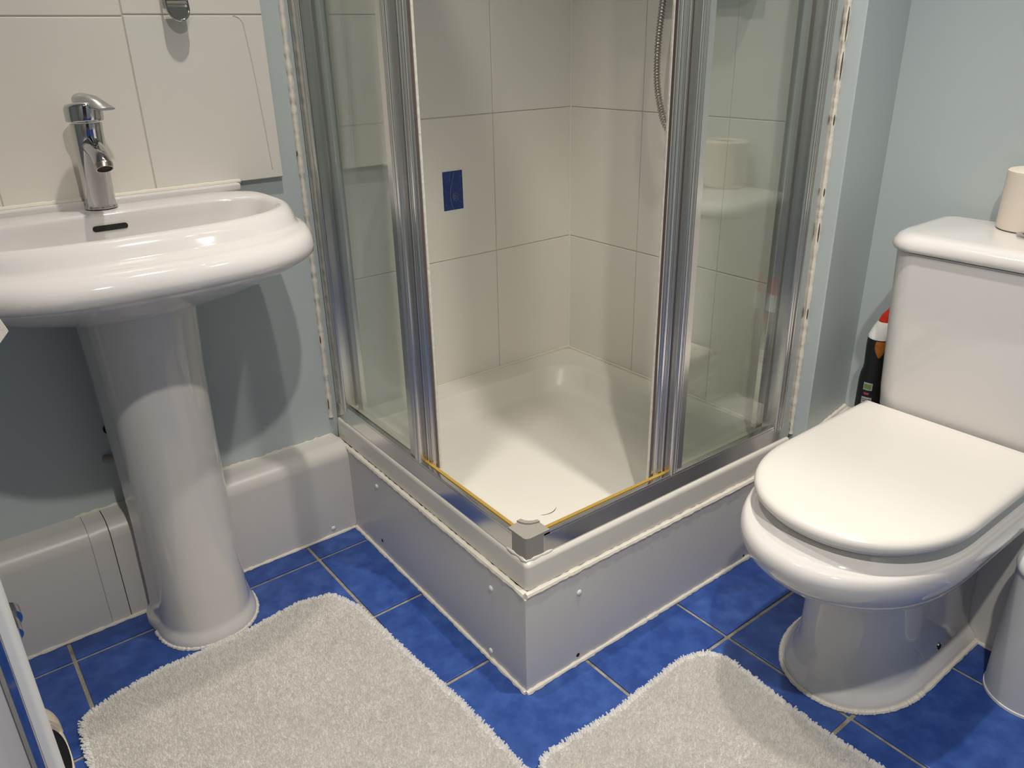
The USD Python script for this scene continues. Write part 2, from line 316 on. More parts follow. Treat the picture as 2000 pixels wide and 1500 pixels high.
# anti-slip relief: low arcs, nobody could count them
arcs = []
for k in range(70):
    cx, cy = rng.uniform(.17, .56), rng.uniform(.15, .54); a0 = rng.uniform(0, 6.3); rr = rng.uniform(.008, .022)
    arcs.append(tube([(cx + rr * math.cos(t), cy + rr * math.sin(t), .2172 + dz_(cx)) for t in np.linspace(a0, a0 + 2.4, 9)], np.array([.0004, .0011, .0014, .0015, .0015, .0015, .0014, .0011, .0004]), 6))
part(ty, 'anti_slip_relief', cat(*arcs), 'tray_white', kind='stuff')
part(ty, 'waste_gap', lathe([(.010, .2166), (.0335, .2168), (.0338, .2178), (.0325, .2182), (.010, .2182)], 48, (.2015, .203, -.0022)), 'dark_hole')
part(ty, 'waste_cover', lathe([(.028, .2176), (.0335, .2178), (.034, .2182), (.030, .2185), (.02, .2186), (.004, .2186)], 48, (.2030, .2052, -.0022)), 'tray_white')

# ---- enclosure
en = thing('shower_enclosure', 'corner-entry shower enclosure of ribbed aluminium with clear glass', 'shower enclosure', (0, 0, 0.27))
ZR0, ZR1, ZT = 0.2745, 0.316, 1.88
def rib(u0, u1, v0, v1, bumps, seed=0):
    """plan outline of an extruded stile: u along the side, v across it (v0 outside, v1 inside); outer face ribbed. bumps: list of (u fraction, half width fraction, height)"""
    us = np.linspace(0, 1, 121); h = np.zeros(121)
    for c_, w_, a_ in bumps:
        t = np.clip(1 - ((us - c_) / w_) ** 2, 0, None); h = np.maximum(h, a_ * np.sqrt(t)) if a_ > 0 else np.minimum(h, h + a_ * (t > 0))
    out = [(u0 + (u1 - u0) * u, v0 - hh) for u, hh in zip(us, h)]
    return np.array(out + [(u1, v1), (u0, v1)])
def stile(side, u0, u1, v0, v1, bumps, z0, z1):
    """side 'L': u -> y, v -> x ; side 'R': u -> x, v -> y"""
    P = rib(u0, u1, v0, v1, bumps)
    if side == 'L': P = P[:, ::-1]
    pg = Polygon(P)
    if not pg.is_valid: pg = pg.buffer(0)
    if pg.geom_type != 'Polygon': pg = max(pg.geoms, key=lambda g: g.area)
    m = extr(pg, z0, z1)
    if side == 'L': return skew(m)
    m.vertices[:, 2] += np.where(m.vertices[:, 2] < 1, dz_(m.vertices[:, 0]), 0); return m
def boxs(side, u0, u1, v0, v1, z0, z1, r=0.001):
    if side == 'L': return skew(bx(v0, v1, u0, u1, z0, z1, r))
    m = bx(u0, u1, v0, v1, z0, z1, r); m.vertices[:, 2] += np.where(m.vertices[:, 2] < 1, dz_(m.vertices[:, 0]), 0); return m
def toe(side, m):
    m = m.copy()
    if side == 'R': m.vertices[:, 1] += .022 * (m.vertices[:, 0] - .55)
    return m
def wl(side, L, R): return L if side == 'L' else R
for side in 'LR':
    wall = wl(side, YB - .001, 0.770)
    ji = wl(side, 0.692, 0.709)                       # inner edge of the wall jamb
    fs = wl(side, (0.357, 0.400), (0.372, 0.408))     # fixed stile
    ds = wl(side, (0.327, 0.358), (0.341, 0.372))     # door stile
    en_u = wl(side, 0.056, 0.056)
    # wall jamb
    part(en, 'wall_jamb', stile(side, ji, wall, .014, .052, [(.08, .075, .006), (.24, .055, .004), (.40, .04, .004)], ZR1 - .012, ZT), 'aluminium')
    # bottom rail
    rail = boxs(side, en_u - .004, wall - .004, .012, .030, ZR0 - .001, ZR1 - .004, .0015)
    lip = boxs(side, en_u - .004, ji, .0125, .022, ZR1 - .006, ZR1, .001)
    part(en, 'bottom_rail', cat(rail, lip), 'rail_metal', label=wl(side, 'bottom rail facing the basin', 'bottom rail facing the toilet'))
    part(en, 'gold_seal', boxs(side, en_u + .006, ds[1], .0232, .0302, ZR1 - .006, ZR1 + .0005, .0005), 'gold_strip', label='brownish gold strip on the rail')
    part(en, 'top_rail', boxs(side, .02, wall - .004, .012, .056, ZT, ZT + .045, .002), 'rail_metal')
    # fixed stile and glass
    part(en, 'fixed_stile', stile(side, fs[0], fs[1], .016, .036, [(.12, .12, .005), (.36, .07, .004), (.55, .05, .002)], ZR1 - .003, ZT), 'aluminium')
    part(en, 'fixed_pane', toe(side, boxs(side, fs[1] - .004, ji + .006, .024, .0275, ZR1 - .004, ZT, 0)), 'glass', smooth=False)
    # sliding door stacked behind the fixed pane
    part(en, 'door_stile', stile(side, ds[0], ds[1], .034, .046, [(.36, .20, .006), (.66, .06, .003), (.84, .10, .005)], ZR1 - .02 + .008, ZT - .01), 'aluminium')
    part(en, 'door_seal', boxs(side, ds[0] - .0012, ds[0] + .002, .0405, .0455, ZR1 - .01, ZT - .01, .001), 'sealant', label='thin cream seal strip')
    part(en, 'dark_gasket', boxs(side, ds[0] - .0006, ds[0] + .002, .0342, .0395, ZR1 - .008, ZT - .012, .0006), 'gasket', label='thin dark gasket')
    part(en, 'dark_gasket', boxs(side, ds[1] - .0008, fs[0] + .0006, .031, .036, ZR1 - .008, ZT - .012, .0006), 'gasket', label='thin dark gasket')
    part(en, 'door_pane', toe(side, boxs(side, ds[1] - .004, ji - .02, .042, .0455, ZR1 - .008, ZT - .01, 0)), 'glass', smooth=False)
    part(en, 'door_end_stile', boxs(side, ji - .03, ji - .006, .040, .054, ZR1 - .008, ZT - .01, .002), 'aluminium')
    # sealant beads by the wall
    if side == 'L':
        part(en, 'wall_sealant', bead([(.016, YP - .002, .272), (.0225, YP - .002, ZT)], .0055, .25, 8, 9), 'sealant')
    else:
        part(en, 'wall_sealant', bead([(.7735, .012, .268), (.7735, .012, ZT)], .0045, .22, 8, 10), 'sealant')
crk = []
for z, h in ((.55, .012), (.72, .02), (.80, .008), (.935, .010), (1.03, .025), (1.10, .03)): crk.append(sphere((.7700, .0085, z), 1, (.0010, .0016, h)))
for z, h in ((.31, .012), (.30, .006), (.47, .01), (.69, .005), (.88, .006)): crk.append(sphere((.0115, YP - .0062, z), 1, (.0011, .002, h)))
part(en, 'sealant_cracks', cat(*crk), 'dark_joint', kind='stuff')
# grey corner block joining the rails
cb = [(.014, .062), (.014, .020), (.0155, .016), (.019, .014), (.023, .0125), (.066, .0125), (.066, .045), (.060, .050), (.052, .054), (.046, .060), (.044, .066)]
cbm = extr(cb, ZR0 + .001, ZR1 + .003)
part(en, 'corner_block', cbm, 'grey_plastic', smooth=30, label='grey plastic corner joint of the rails')
cb2 = [(.036, .066), (.0375, .058), (.042, .050), (.049, .044), (.058, .0405), (.066, .0395), (.066, .046), (.058, .048), (.052, .052), (.047, .058), (.045, .066)]
part(en, 'corner_block_lip', extr(cb2, ZR1 + .003, ZR1 + .006), 'grey_plastic', smooth=30)
part(en, 'rail_sealant', cat(bead([(.014, .066, ZR0 + .001), (.014, .014, ZR0 + .001), (.07, .0125, ZR0)], .003, .5, 8, 11)), 'sealant')

# ---- shower hose with its valve and handset above the frame
sh = thing('shower_hose', 'ribbed chrome shower hose hanging in a loop inside the shower', 'shower hose', (0.72, 0.41, 0.85))
ctl = np.array([(.73, .405, 1.62), (.722, .403, 1.35), (.72, .408, 1.157), (.72, .415, 1.09), (.72, .4165, 1.03), (.72, .411, .98), (.72, .399, .94), (.72, .382, .906), (.723, .366, .893), (.727, .352, .906), (.73, .346, .95), (.732, .345, 1.05), (.735, .345, 1.16)])
from scipy.interpolate import CubicSpline
s_ = np.concatenate([[0], np.cumsum(np.linalg.norm(np.diff(ctl, axis=0), axis=1))]); cs = CubicSpline(s_, ctl)
ss = np.arange(0, s_[-1], 0.00075); hp = cs(ss); hr = 0.0068 + 0.0012 * np.sin(2 * math.pi * ss / 0.0062)
part(sh, 'hose', tube(hp, hr, 12), 'chrome_soft', smooth=60)
part(sh, 'hose_nut', lathe([(.006, 1.15), (.011, 1.152), (.011, 1.178), (.008, 1.18)], 6, (.735, .345, 0)), 'chrome')
part(sh, 'mixer_valve', cat(trimesh.creation.cylinder(.026, sections=32, segment=[(.735, .24, 1.21), (.735, .45, 1.21)]), trimesh.creation.cylinder(.03, sections=32, segment=[(.735, .19, 1.21), (.735, .24, 1.21)]), trimesh.creation.cylinder(.02, sections=24, segment=[(.735, .3, 1.21), (XS, .3, 1.21)])), 'chrome')
part(sh, 'handset', cat(trimesh.creation.cylinder(.011, sections=24, segment=[(.73, .405, 1.60), (.70, .40, 1.80)]), trimesh.creation.cylinder(.045, sections=40, segment=[(.70, .40, 1.80), (.675, .395, 1.785)]), trimesh.creation.cylinder(.014, sections=24, segment=[(.722, .404, 1.66), (XS, .404, 1.66)])), 'chrome')

# ================================================================== BASIN
BX = -0.384
def sup(a, b, bb, yc, z, n=3.0, nb=4.0, N=160, x0=None, ymax=YSP - .002):
    th = np.arange(N) * 2 * math.pi / N; c_, s2 = np.cos(th), np.sin(th)
    e = np.where(s2 < 0, n, nb)
    x = a * np.sign(c_) * np.abs(c_) ** (2 / e); y = np.where(s2 < 0, b, bb) * np.sign(s2) * np.abs(s2) ** (2 / e)
    return np.column_stack([(BX if x0 is None else x0) + x, np.minimum(yc + y, ymax), np.full(N, z)])
bs = thing('pedestal_basin', 'white ceramic pedestal basin with rolled rim and chrome tap', 'basin', (BX, 0.6, 0))
R_ = [sup(.03, .03, .03, .565, .700, 2, 2), sup(.13, .085, .06, .57, .703, 2.2, 2.5), sup(.19, .118, .07, .58, .722, 2.4, 3), sup(.232, .142, .075, .588, .765, 2.6, 3.5), sup(.25, .152, .0745, .593, .806, 2.7, 4), sup(.256, .156, .0735, .594, .819, 2.7, 4), sup(.262, .160, .078, .594, .8265, 2.7, 4),
      sup(.270, .170, .13, .597, .8285, 2.8, 4.5), sup(.275, .181, .139, .598, .8265, 2.85, 4.5), sup(.2785, .191, .146, .60, .821, 2.9), sup(.281, .199, .15, .60, .813, 2.95), sup(.2822, .2045, .152, .60, .8035, 3.0), sup(.2838, .210, .154, .60, .7985, 3.0), sup(.2865, .222, .155, .60, .7968, 3.0), sup(.290, .238, .156, .60, .7962, 3.0), sup(.2938, .253, .157, .60, .7912, 3.0), sup(.296, .263, .158, .60, .781, 3.0), sup(.297, .268, .158, .60, .769, 3.0), sup(.295, .266, .157, .60, .758, 3.0),
      sup(.290, .259, .156, .60, .7515, 2.95), sup(.279, .245, .15, .60, .7415, 2.85), sup(.254, .217, .145, .603, .724, 2.7), sup(.214, .178, .14, .61, .703, 2.5), sup(.165, .135, .13, .62, .683, 2.4), sup(.120, .105, .115, .63, .668, 2.3)]
basin_p = part(bs, 'bowl', loft(R_), 'ceramic', smooth=60)
# raised lip along the wall and its sealant
part(basin_p, 'back_lip', bx(-0.645, -0.124, 0.722, YSP - .0005, 0.824, 0.8395, .004), 'ceramic')
part(bs, 'wall_sealant', bead([(-0.65, YSP - .002, .840), (-0.118, YSP - .002, .840)], .0045, .14, 8, 12), 'sealant')
# overflow slot cut: dark rounded slot on the inner back slope
sl = rrect(-.0285, .0285, -.0048, .0048, .0047, 6)
slot = extr([tuple(p) for p in sl], -.0012, .0012)
slot.apply_transform(trimesh.transformations.rotation_matrix(math.radians(83), [1, 0, 0])); slot.apply_translation([BX, 0.6662, 0.800])
part(basin_p, 'overflow_slot', slot, 'dark_hole', label='dark overflow slot')
part(basin_p, 'plug_hole', lathe([(.004, .7005), (.03, .7015), (.034, .704), (.036, .7035), (.03, .700)], 32, (BX, .565, 0)), 'chrome')
def ped(a, b, z, n=2.3, yc=.60, yb=.70):
    N = 96; th = np.arange(N) * 2 * math.pi / N; c_, s2 = np.cos(th), np.sin(th)
    e = np.where(s2 < 0, n, 8.0)
    x = a * np.sign(c_) * np.abs(c_) ** (2 / e); y = np.where(s2 < 0, b, yb - yc) * np.sign(s2) * np.abs(s2) ** (2 / e)
    x = x * (1 + .055 * np.clip((y - .005) / .008, 0, 1))
    return np.column_stack([BX + .004 + x, yc + y, np.full(N, z)])
yb_ = YBX - .004
ped_r = [ped(.098, .112, 0, yb=yb_), ped(.098, .112, .006, yb=yb_), ped(.096, .109, .016, yb=yb_), ped(.090, .102, .024, yb=yb_), ped(.087, .098, .034, yb=yb_), ped(.0855, .095, .08, yb=yb_), ped(.084, .090, .2, yb=yb_), ped(.0835, .086, .22, yb=yb_), ped(.0835, .082, .4, yb=.715), ped(.086, .084, .55, yb=.715), ped(.091, .092, .66, yb=.715), ped(.093, .093, .695, yb=.715)]
part(bs, 'pedestal', loft(ped_r), 'ceramic', smooth=50)
part(bs, 'floor_sealant', bead([p + np.array([0, 0, .001]) for p in ped(.0985, .1125, 0, yb=yb_)[48:]] + [ped(.0985, .1125, .001, yb=yb_)[0]], .004, .3, 8, 13), 'sealant')
# tap: leaning body, capped lever, short spout
tap = part(bs, 'tap', loft([np.column_stack([BX + .001 + r * np.cos(t_), 0.708 - (z - .83) * .17 + r * np.sin(t_), np.full(40, z)]) for t_ in [np.arange(40) * math.pi / 20] for r, z in ((.0265, .829), (.0265, .832), (.0245, .836), (.0240, .90), (.0250, .962), (.0250, .972), (.0235, .9735))]), 'chrome', smooth=40)
def tc(z): return np.array([BX + .001, 0.708 - (z - .83) * .17, z])
cap_r = []
for r, z, tilt in ((.0235, .975, 0), (.0285, .976, 0), (.0295, .979, 0), (.0295, .998, 0.06), (.026, 1.003, .1), (.012, 1.006, .1)):
    t_ = np.arange(40) * math.pi / 20; cc = tc(z)
    cap_r.append(np.column_stack([cc[0] + r * np.cos(t_), cc[1] + r * np.sin(t_), z + tilt * r * np.sin(t_) * -1]))
part(tap, 'lever_cap', loft(cap_r), 'chrome', smooth=40)
# lever blade sweeping forward
lv = []
for y, w, z, h in ((.700, .010, 1.006, .006), (.690, .0155, 1.010, .010), (.672, .017, 1.0085, .0085), (.655, .0165, 1.0015, .007), (.648, .016, .9985, .0055), (.640, .0155, .9965, .004), (.634, .013, .9955, .002)):
    t_ = np.arange(24) * math.pi / 12; lv.append(np.column_stack([BX + w * np.cos(t_) + .034 * (.70 - y) / .08, np.full(24, y), z + h * np.sin(t_)]))
part(tap, 'lever', loft(lv), 'chrome', smooth=50)
sp = [(BX + .001, .690, .938), (BX + .001, .665, .935), (BX + .001, .645, .930), (BX + .001, .630, .924), (BX + .001, .620, .917), (BX + .001, .616, .911)]
part(tap, 'spout', tube(sp, [.0165, .0155, .0145, .0140, .0138, .0138], 28), 'chrome', smooth=50)
aer = cat(*[lathe([(r0, 0), (r1, .0), (r1, .003), (r0, .003)], 32, ring_=True) for r0, r1 in ((.0115, .0146),)] + [lathe([(.0118, -.006), (.0135, -.006), (.0142, 0), (.0118, 0)], 32, ring_=True)])
def oriented(m, p, d):
    m = m.copy(); m.apply_transform(trimesh.geometry.align_vectors([0, 0, -1], np.array(d) / np.linalg.norm(d))); m.apply_translation(p); return m
part(tap, 'aerator', oriented(aer, (BX + .001, .6155, .9095), (0, -.5, -.85)), 'chrome_soft')
part(tap, 'aerator_mesh', oriented(lathe([(.002, -.0045), (.0118, -.0045), (.0118, -.002), (.002, -.002)], 24), (BX + .001, .6155, .9095), (0, -.5, -.85)), 'dark_hole')

# grey pipe stub and waste pipe behind the pedestal
wp = thing('waste_pipe', 'grey waste pipe stub just left of the basin pedestal', 'pipe', (-.45, YP, .33))
part(wp, 'pipe', tube([(-.475, YP - .002, .333), (-.452, YP - .012, .331), (-.43, YP - .016, .33)], .0075, 16), 'grey_plastic')
part(wp, 'pipe_boss', oriented(lathe([(.001, 0), (.011, 0), (.011, .003), (.001, .003)], 20), (-.452, YP - .004, .395), (0, 1, 0)), 'dark_hole', label='black pipe hole')

# ================================================================== wall fitting on the splashback
wf = thing('wall_hook', 'chrome U-shaped fitting with grey inset on the splashback tiles', 'hook', (-.187, YSP, 1.15))
u = np.array([(-.0185, .08), (-.0185, .02)] + [(-.0185 * math.cos(t), .0185 - .0205 * math.sin(t)) for t in np.linspace(0, math.pi, 17)] + [(.0185, .02), (.0185, .08)])
def on_hook(x, z, off=0): return (-.1875 + x, YSP - .030 + .20 * (z + .02) + off, 1.131 + z)
part(wf, 'frame', tube([on_hook(x, z) for x, z in u], .0021, 12), 'chrome')
pz = [(x * .95, z) for x, z in u[1:-1]]
pp = np.array([on_hook(x, min(z, .02), .001) for x, z in pz]); pq = pp + np.array([0, .0025, 0])
part(wf, 'grey_inset', loft([pp, pq]), 'smoke_plate', smooth=30)
part(wf, 'cross_bar', cat(tube([on_hook(-.0185, .026), on_hook(.0185, .026)], .0020, 10), tube([on_hook(-.0185, .034), on_hook(.0185, .034)], .0045, 12)), 'chrome_soft')
part(wf, 'wall_plate', cat(bx(-.209, -.166, YSP - .012, YSP, 1.172, 1.235, .003)), 'chrome')

# ================================================================== TOILET
TY = -0.323
def dring(xf, b, z, n=2.15, xc=.48, xb=.757, yc=TY, N=120, fb=1.0):
    """D-shaped loop facing -x"""
    t = np.linspace(-math.pi / 2, math.pi / 2, N - 8); c_, s2 = np.cos(t), np.sin(t)
    x = xc - (xc - xf) * np.abs(c_) ** (2 / n); y = yc + b * np.sign(s2) * np.abs(s2) ** (2 / n)
    k = np.linspace(0, 1, 6)[1:-1]
    sideA = [(xc + (xb - xc) * q, yc + b * (1 + (fb - 1) * q)) for q in k] + [(xb, yc + b * fb)]
    sideB = [(xb, yc - b * fb)] + [(xb - (xb - xc) * q, yc - b * (fb + (1 - fb) * q)) for q in k][:4 - 1 + 1]
    xy = np.vstack([np.column_stack([x, y]), sideA, sideB[:5]])
    return np.column_stack([xy, np.full(len(xy), z)])
to = thing('toilet', 'white close-coupled toilet with closed lid and square cistern', 'toilet', (0.6, TY, 0))
pan = [dring(.392, .122, 0, xc=.56), dring(.391, .122, .006, xc=.56), dring(.394, .119, .015, xc=.56), dring(.402, .110, .024, xc=.56), dring(.408, .103, .036, xc=.56), dring(.414, .099, .07, xc=.56), dring(.416, .098, .15, xc=.56), dring(.414, .0985, .195, xc=.56),
       dring(.406, .102, .212, xc=.55), dring(.385, .110, .222, xc=.54), dring(.345, .128, .243, xc=.53), dring(.305, .146, .266, xc=.52), dring(.268, .162, .294, xc=.51), dring(.246, .172, .317, xc=.50), dring(.2365, .1765, .336, xc=.50), dring(.236, .177, .347, xc=.50), dring(.238, .1762, .355, xc=.50), dring(.2425, .1745, .3612, xc=.50), dring(.2485, .172, .364, xc=.50), dring(.2545, .169, .3645, xc=.50), dring(.260, .166, .3638, xc=.50), dring(.266, .1625, .3655, xc=.50), dring(.2735, .158, .3735, xc=.50), dring(.281, .1535, .382, xc=.50), dring(.288, .150, .387, xc=.50), dring(.36, .10, .388, xc=.50)]
part(to, 'pan', loft(pan), 'ceramic', smooth=55)
part(to, 'pan_shelf', bx(.74, .985, TY - .155, TY + .155, .2685, .392, .012), 'ceramic')
part(to, 'floor_sealant', bead(list(np.roll(dring(.389, .1245, .0015, xc=.56), 6, axis=0)), .005, .2, 8, 14), 'sealant')
for s in (-1, 1):
    part(to, 'bolt_cap', cat(oriented(lathe([(.001, 0), (.0085, 0), (.0095, .002), (.0085, .004), (.001, .004)], 20), (.637, TY + s * .100, .042), (0, -s, 0))), 'chrome')
    part(to, 'bolt_hole', oriented(lathe([(.001, .002), (.0055, .002), (.0055, .0048), (.001, .0048)], 16), (.637, TY + s * .1000, .042), (0, -s, 0)), 'dark_hole')
seat = [dring(.286, .155, .388, xb=.742), dring(.282, .159, .390, xb=.742), dring(.282, .159, .396, xb=.742), dring(.286, .156, .399, xb=.742)]
part(to, 'seat', loft(seat), 'lid_plastic', smooth=40)
lid = [dring(.276, .1655, .3985, xb=.746, fb=1.0), dring(.2725, .1685, .400, xb=.747), dring(.271, .170, .405, xb=.748), dring(.272, .1695, .411, xb=.748), dring(.2755, .167, .4155, xb=.747), dring(.282, .162, .419, xb=.744), dring(.292, .154, .4206, xb=.740), dring(.33, .13, .4215, xb=.72), dring(.42, .06, .4222, xb=.68)]
part(to, 'lid', loft(lid), 'lid_plastic', smooth=50)
for q in (-1, 1): part(to, 'hinge', trimesh.creation.cylinder(.010, sections=20, segment=[(.735, TY + q * .075 - .02, .402), (.735, TY + q * .075 + .02, .402)]), 'lid_plastic')
def cring(z, x0, hw, r=.07, x1=.965):
    p = []
    for cx, cy, a in ((x1 - .012, TY + hw - .012, 0), (x0 + r, TY + hw - r * .8, 90), (x0 + r, TY - hw + r * .8, 180), (x1 - .012, TY - hw + .012, 270)):
        rr = .012 if cx > .9 else r
        for k in range(11):
            t = math.radians(a + 9 * k); p.append((cx + rr * math.cos(t), cy + (rr if cx > .9 else r * .8) * math.sin(t)))
    return ring(np.array(p), z)
cis = [cring(.392, .772, .158, x1=.994), cring(.396, .762, .164, x1=.994), cring(.404, .757, .168, x1=.994), cring(.45, .753, .171, x1=.994), cring(.60, .7475, .177, x1=.994), cring(.716, .745, .182, x1=.994), cring(.7195, .747, .180, x1=.994)]
part(to, 'cistern', loft(cis), 'ceramic', smooth=45)
cl = [cring(.7215, .745, .184), cring(.7225, .740, .1875), cring(.729, .7375, .1895), cring(.738, .7395, .188), cring(.746, .746, .183), cring(.7502, .756, .176), cring(.7515, .775, .164)]
part(to, 'cistern_lid', loft(cl), 'ceramic', smooth=50)
btn = (.889, -.338)
def oval(a, z): 
    t = np.arange(48) * math.pi / 24; return np.column_stack([btn[0] + a * np.cos(t), btn[1] + a * 1.0 * np.sin(t), np.full(48, z)])
bt = part(to, 'flush_button', loft([oval(.034, .7515), oval(.034, .754), oval(.031, .7565), oval(.0265, .757), oval(.026, .7545), oval(.01, .7545)]), 'chrome', smooth=40)
part(bt, 'push_plate', cat(loft([oval(.0235, .754), oval(.0235, .7575), oval(.021, .7595), oval(.006, .7605)])), 'chrome_soft', smooth=40)

# ---- toilet roll on the cistern
tr = thing('toilet_roll', 'white toilet roll standing on the cistern lid', 'toilet roll', (.942, -.302, .752))
part(tr, 'paper', lathe([(.0205, .7525), (.050, .7525), (.0525, .754), (.053, .757), (.053, .850), (.0525, .855), (.050, .857), (.022, .857), (.0205, .855), (.0205, .757)], 56, (.942, -.302, 0), True), 'paper', smooth=40)
part(tr, 'core', lathe([(.0188, .753), (.0202, .753), (.0202, .8562), (.0188, .8562)], 32, (.942, -.302, 0), True), 'card')

# ---- cleaner bottle behind the cistern
bc = (.893, -.094)
bo = thing('cleaner_bottle', 'black cleaner bottle with white shoulder and red cap beside the cistern', 'bottle', (bc[0], bc[1], .267))
def oring(a, b, z, dx=0, dy=0):
    t = np.arange(40) * math.pi / 20; return np.column_stack([bc[0] + dx + a * np.cos(t), bc[1] + dy + b * np.sin(t), np.full(40, z)])
part(bo, 'body', loft([oring(.028, .026, .2665), oring(.031, .029, .270), oring(.031, .029, .40), oring(.0295, .0275, .415), oring(.026, .0245, .428), oring(.0255, .024, .435), oring(.0265, .0245, .452), oring(.0275, .0255, .48), oring(.027, .025, .497)]), 'black', smooth=40)
part(bo, 'shoulder', loft([oring(.0268, .0248, .497), oring(.0265, .0245, .503), oring(.021, .019, .524, 0, -.003), oring(.016, .0145, .534, 0, -.004)]), 'white_plastic', smooth=40)
part(bo, 'cap', loft([oring(.0155, .014, .534, 0, -.004), oring(.013, .012, .548, 0, -.007), oring(.008, .0075, .560, 0, -.012), oring(.006, .0055, .569, 0, -.014), oring(.0045, .004, .572, 0, -.0145)]), 'red', smooth=40)
def decal(z0, z1, t0, t1, a, b, grow=.0006):
    ts = np.linspace(math.radians(t0), math.radians(t1), 10); v = []; f = []
    for z in (z0, z1):
        for t in ts: v.append((bc[0] + (a + grow) * math.cos(t), bc[1] + (b + grow) * math.sin(t), z))
    for i in range(9): f += [(i, i + 1, 11 + i), (i, 11 + i, 10 + i)]
    return trimesh.Trimesh(v, f, process=False)
part(bo, 'label_green', decal(.385, .402, 172, 208, .031, .029), 'label_grey')
part(bo, 'label_mark', decal(.3875, .399, 175, 203, .031, .029, .0009), 'label_green')
part(bo, 'label_red', decal(.3745, .3795, 178, 198, .031, .029), 'label_red')
part(bo, 'label_text', decal(.345, .369, 172, 212, .031, .029), 'label_grey')
part(bo, 'label_lines', cat(*[decal(z, z + .0016, 174, 208, .031, .029, .0009) for z in (.348, .3535, .359, .3635)]), 'dark_joint')
# orange flame shaped print: strips of a crescent
fv, ff = [], []
for i, z in enumerate(np.linspace(.459, .495, 12)):
    q = (z - .459) / .036
    tL, tR = 214 - 26 * math.sin(math.pi * min(1, q * .62 + .05)), 214 + 34 * q ** .8 + 2
    aa = np.interp(z, [.452, .48, .497], [.0265, .0275, .027]) + .0006; bb2 = np.interp(z, [.452, .48, .497], [.0245, .0255, .025]) + .0006
    for t in np.linspace(tL, tR, 6): fv.append((bc[0] + aa * math.cos(math.radians(t)), bc[1] + bb2 * math.sin(math.radians(t)), z))
for i in range(11):
    for j in range(5): a = i * 6 + j; ff += [(a, a + 1, a + 7), (a, a + 7, a + 6)]
part(bo, 'label_orange', trimesh.Trimesh(fv, ff, process=False), 'orange')

# ---- waste bin at the right edge
bn = thing('waste_bin', 'slim pale grey pedal bin beside the toilet, at the right edge', 'bin', (.690, -.563, 0))
part(bn, 'body', lathe([(.060, .001), (.0655, .002), (.067, .005), (.0665, .25), (.0655, .256), (.06, .258)], 56, (.690, -.563, 0)), 'bin_grey', smooth=40)
part(bn, 'base_ring', lathe([(.064, 0), (.0685, 0), (.0685, .005), (.066, .006)], 56, (.690, -.563, 0)), 'white_plastic', smooth=30)
part(bn, 'lid', lathe([(.06, .256), (.0675, .257), (.069, .262), (.068, .272), (.060, .282), (.03, .290), (.003, .292)], 56, (.690, -.563, 0)), 'white_plastic', smooth=40)

# ================================================================== BATH MATS
def bath_mat(poly, label, seed, pitch=.0027, rot=0.0):
    g = np.random.default_rng(seed)
    P = Polygon(poly).buffer(-.03).buffer(.03, quad_segs=8)
    cx, cy = P.centroid.x, P.centroid.y
    t = thing('bath_mat', label, 'bath mat', (cx, cy, 0))
    base = extr(P.buffer(-.006), .0008, .0085)
    part(t, 'backing', base, 'mat_white', smooth=False)
    x0, y0, x1, y1 = P.bounds
    X, Y = np.meshgrid(np.arange(x0, x1, pitch), np.arange(y0, y1, pitch)); q = np.column_stack([X.ravel(), Y.ravel()]) + g.normal(0, pitch * .3, (X.size, 2))
    edge = P.buffer(-.004); q = q[shapely.contains_xy(edge, q[:, 0], q[:, 1])]
    n = len(q)
    d = shapely.distance(shapely.points(q), P.exterior)
    # pile leans in soft clumps, outward at the border
    a = g.uniform(0, 6.283, n) + meshkit.noise(np.column_stack([q * 60, np.zeros(n)]), seed) * 3
    lean = .0008 + .0022 * g.random(n)
    near = np.array([shapely.ops.nearest_points(P.exterior, shapely.Point(*p))[0].coords[0] for p in q[d < .012]]) if (d < .012).any() else np.zeros((0, 2))
    off = np.column_stack([np.cos(a), np.sin(a)]) * lean[:, None]
    m = d < .012
    outw = near - q[m]; outw /= np.maximum(np.linalg.norm(outw, axis=1, keepdims=True), 1e-6)
    off[m] = off[m] * .6 + outw * (.003 + .005 * g.random(m.sum()))[:, None]
    h = .0095 + .0016 * meshkit.noise(np.column_stack([q * 22, np.ones(n)]), seed + 1) + .0022 * meshkit.noise(np.column_stack([q * 150, np.ones(n)]), seed + 3) + g.normal(0, .0007, n)
    h = h * np.where(m, .5 + .5 * d / .012, 1)
    pts = np.zeros((n, 3, 3)); loc = np.array([cx, cy, 0])
    pts[:, 0] = np.column_stack([q, np.full(n, .006)]); pts[:, 1] = np.column_stack([q + off * .35, .004 + h * .6]); pts[:, 2] = np.column_stack([q + off, .004 + h])
    pts -= loc
    c = UsdGeom.BasisCurves.Define(stage, t + '/pile')
    c.CreateTypeAttr('linear'); c.CreateCurveVertexCountsAttr(Vt.IntArray.FromNumpy(np.full(n, 3, np.int32)))
    c.CreatePointsAttr(Vt.Vec3fArray.FromNumpy(pts.reshape(-1, 3).astype(np.float32)))
    w = np.tile(np.array([.0026, .0031, .0026], np.float32), n); c.CreateWidthsAttr(Vt.FloatArray.FromNumpy(w)); c.SetWidthsInterpolation('vertex')
    UsdShade.MaterialBindingAPI.Apply(c.GetPrim()).Bind(M['mat_white'])
    tag(c, None, None, None, 'stuff')
    return t
import shapely.ops
bath_mat([(-.655, .440), (-.60, .462), (-.50, .478), (-.37, .476), (-.22, .492), (-.150, .476), (-.124, .40), (-.120, .30), (-.105, .05), (-.104, -.14), (-.13, -.36), (-.655, -.36), (-.672, .10), (-.664, .30)],
         'white shaggy bath mat in front of the basin', 21)
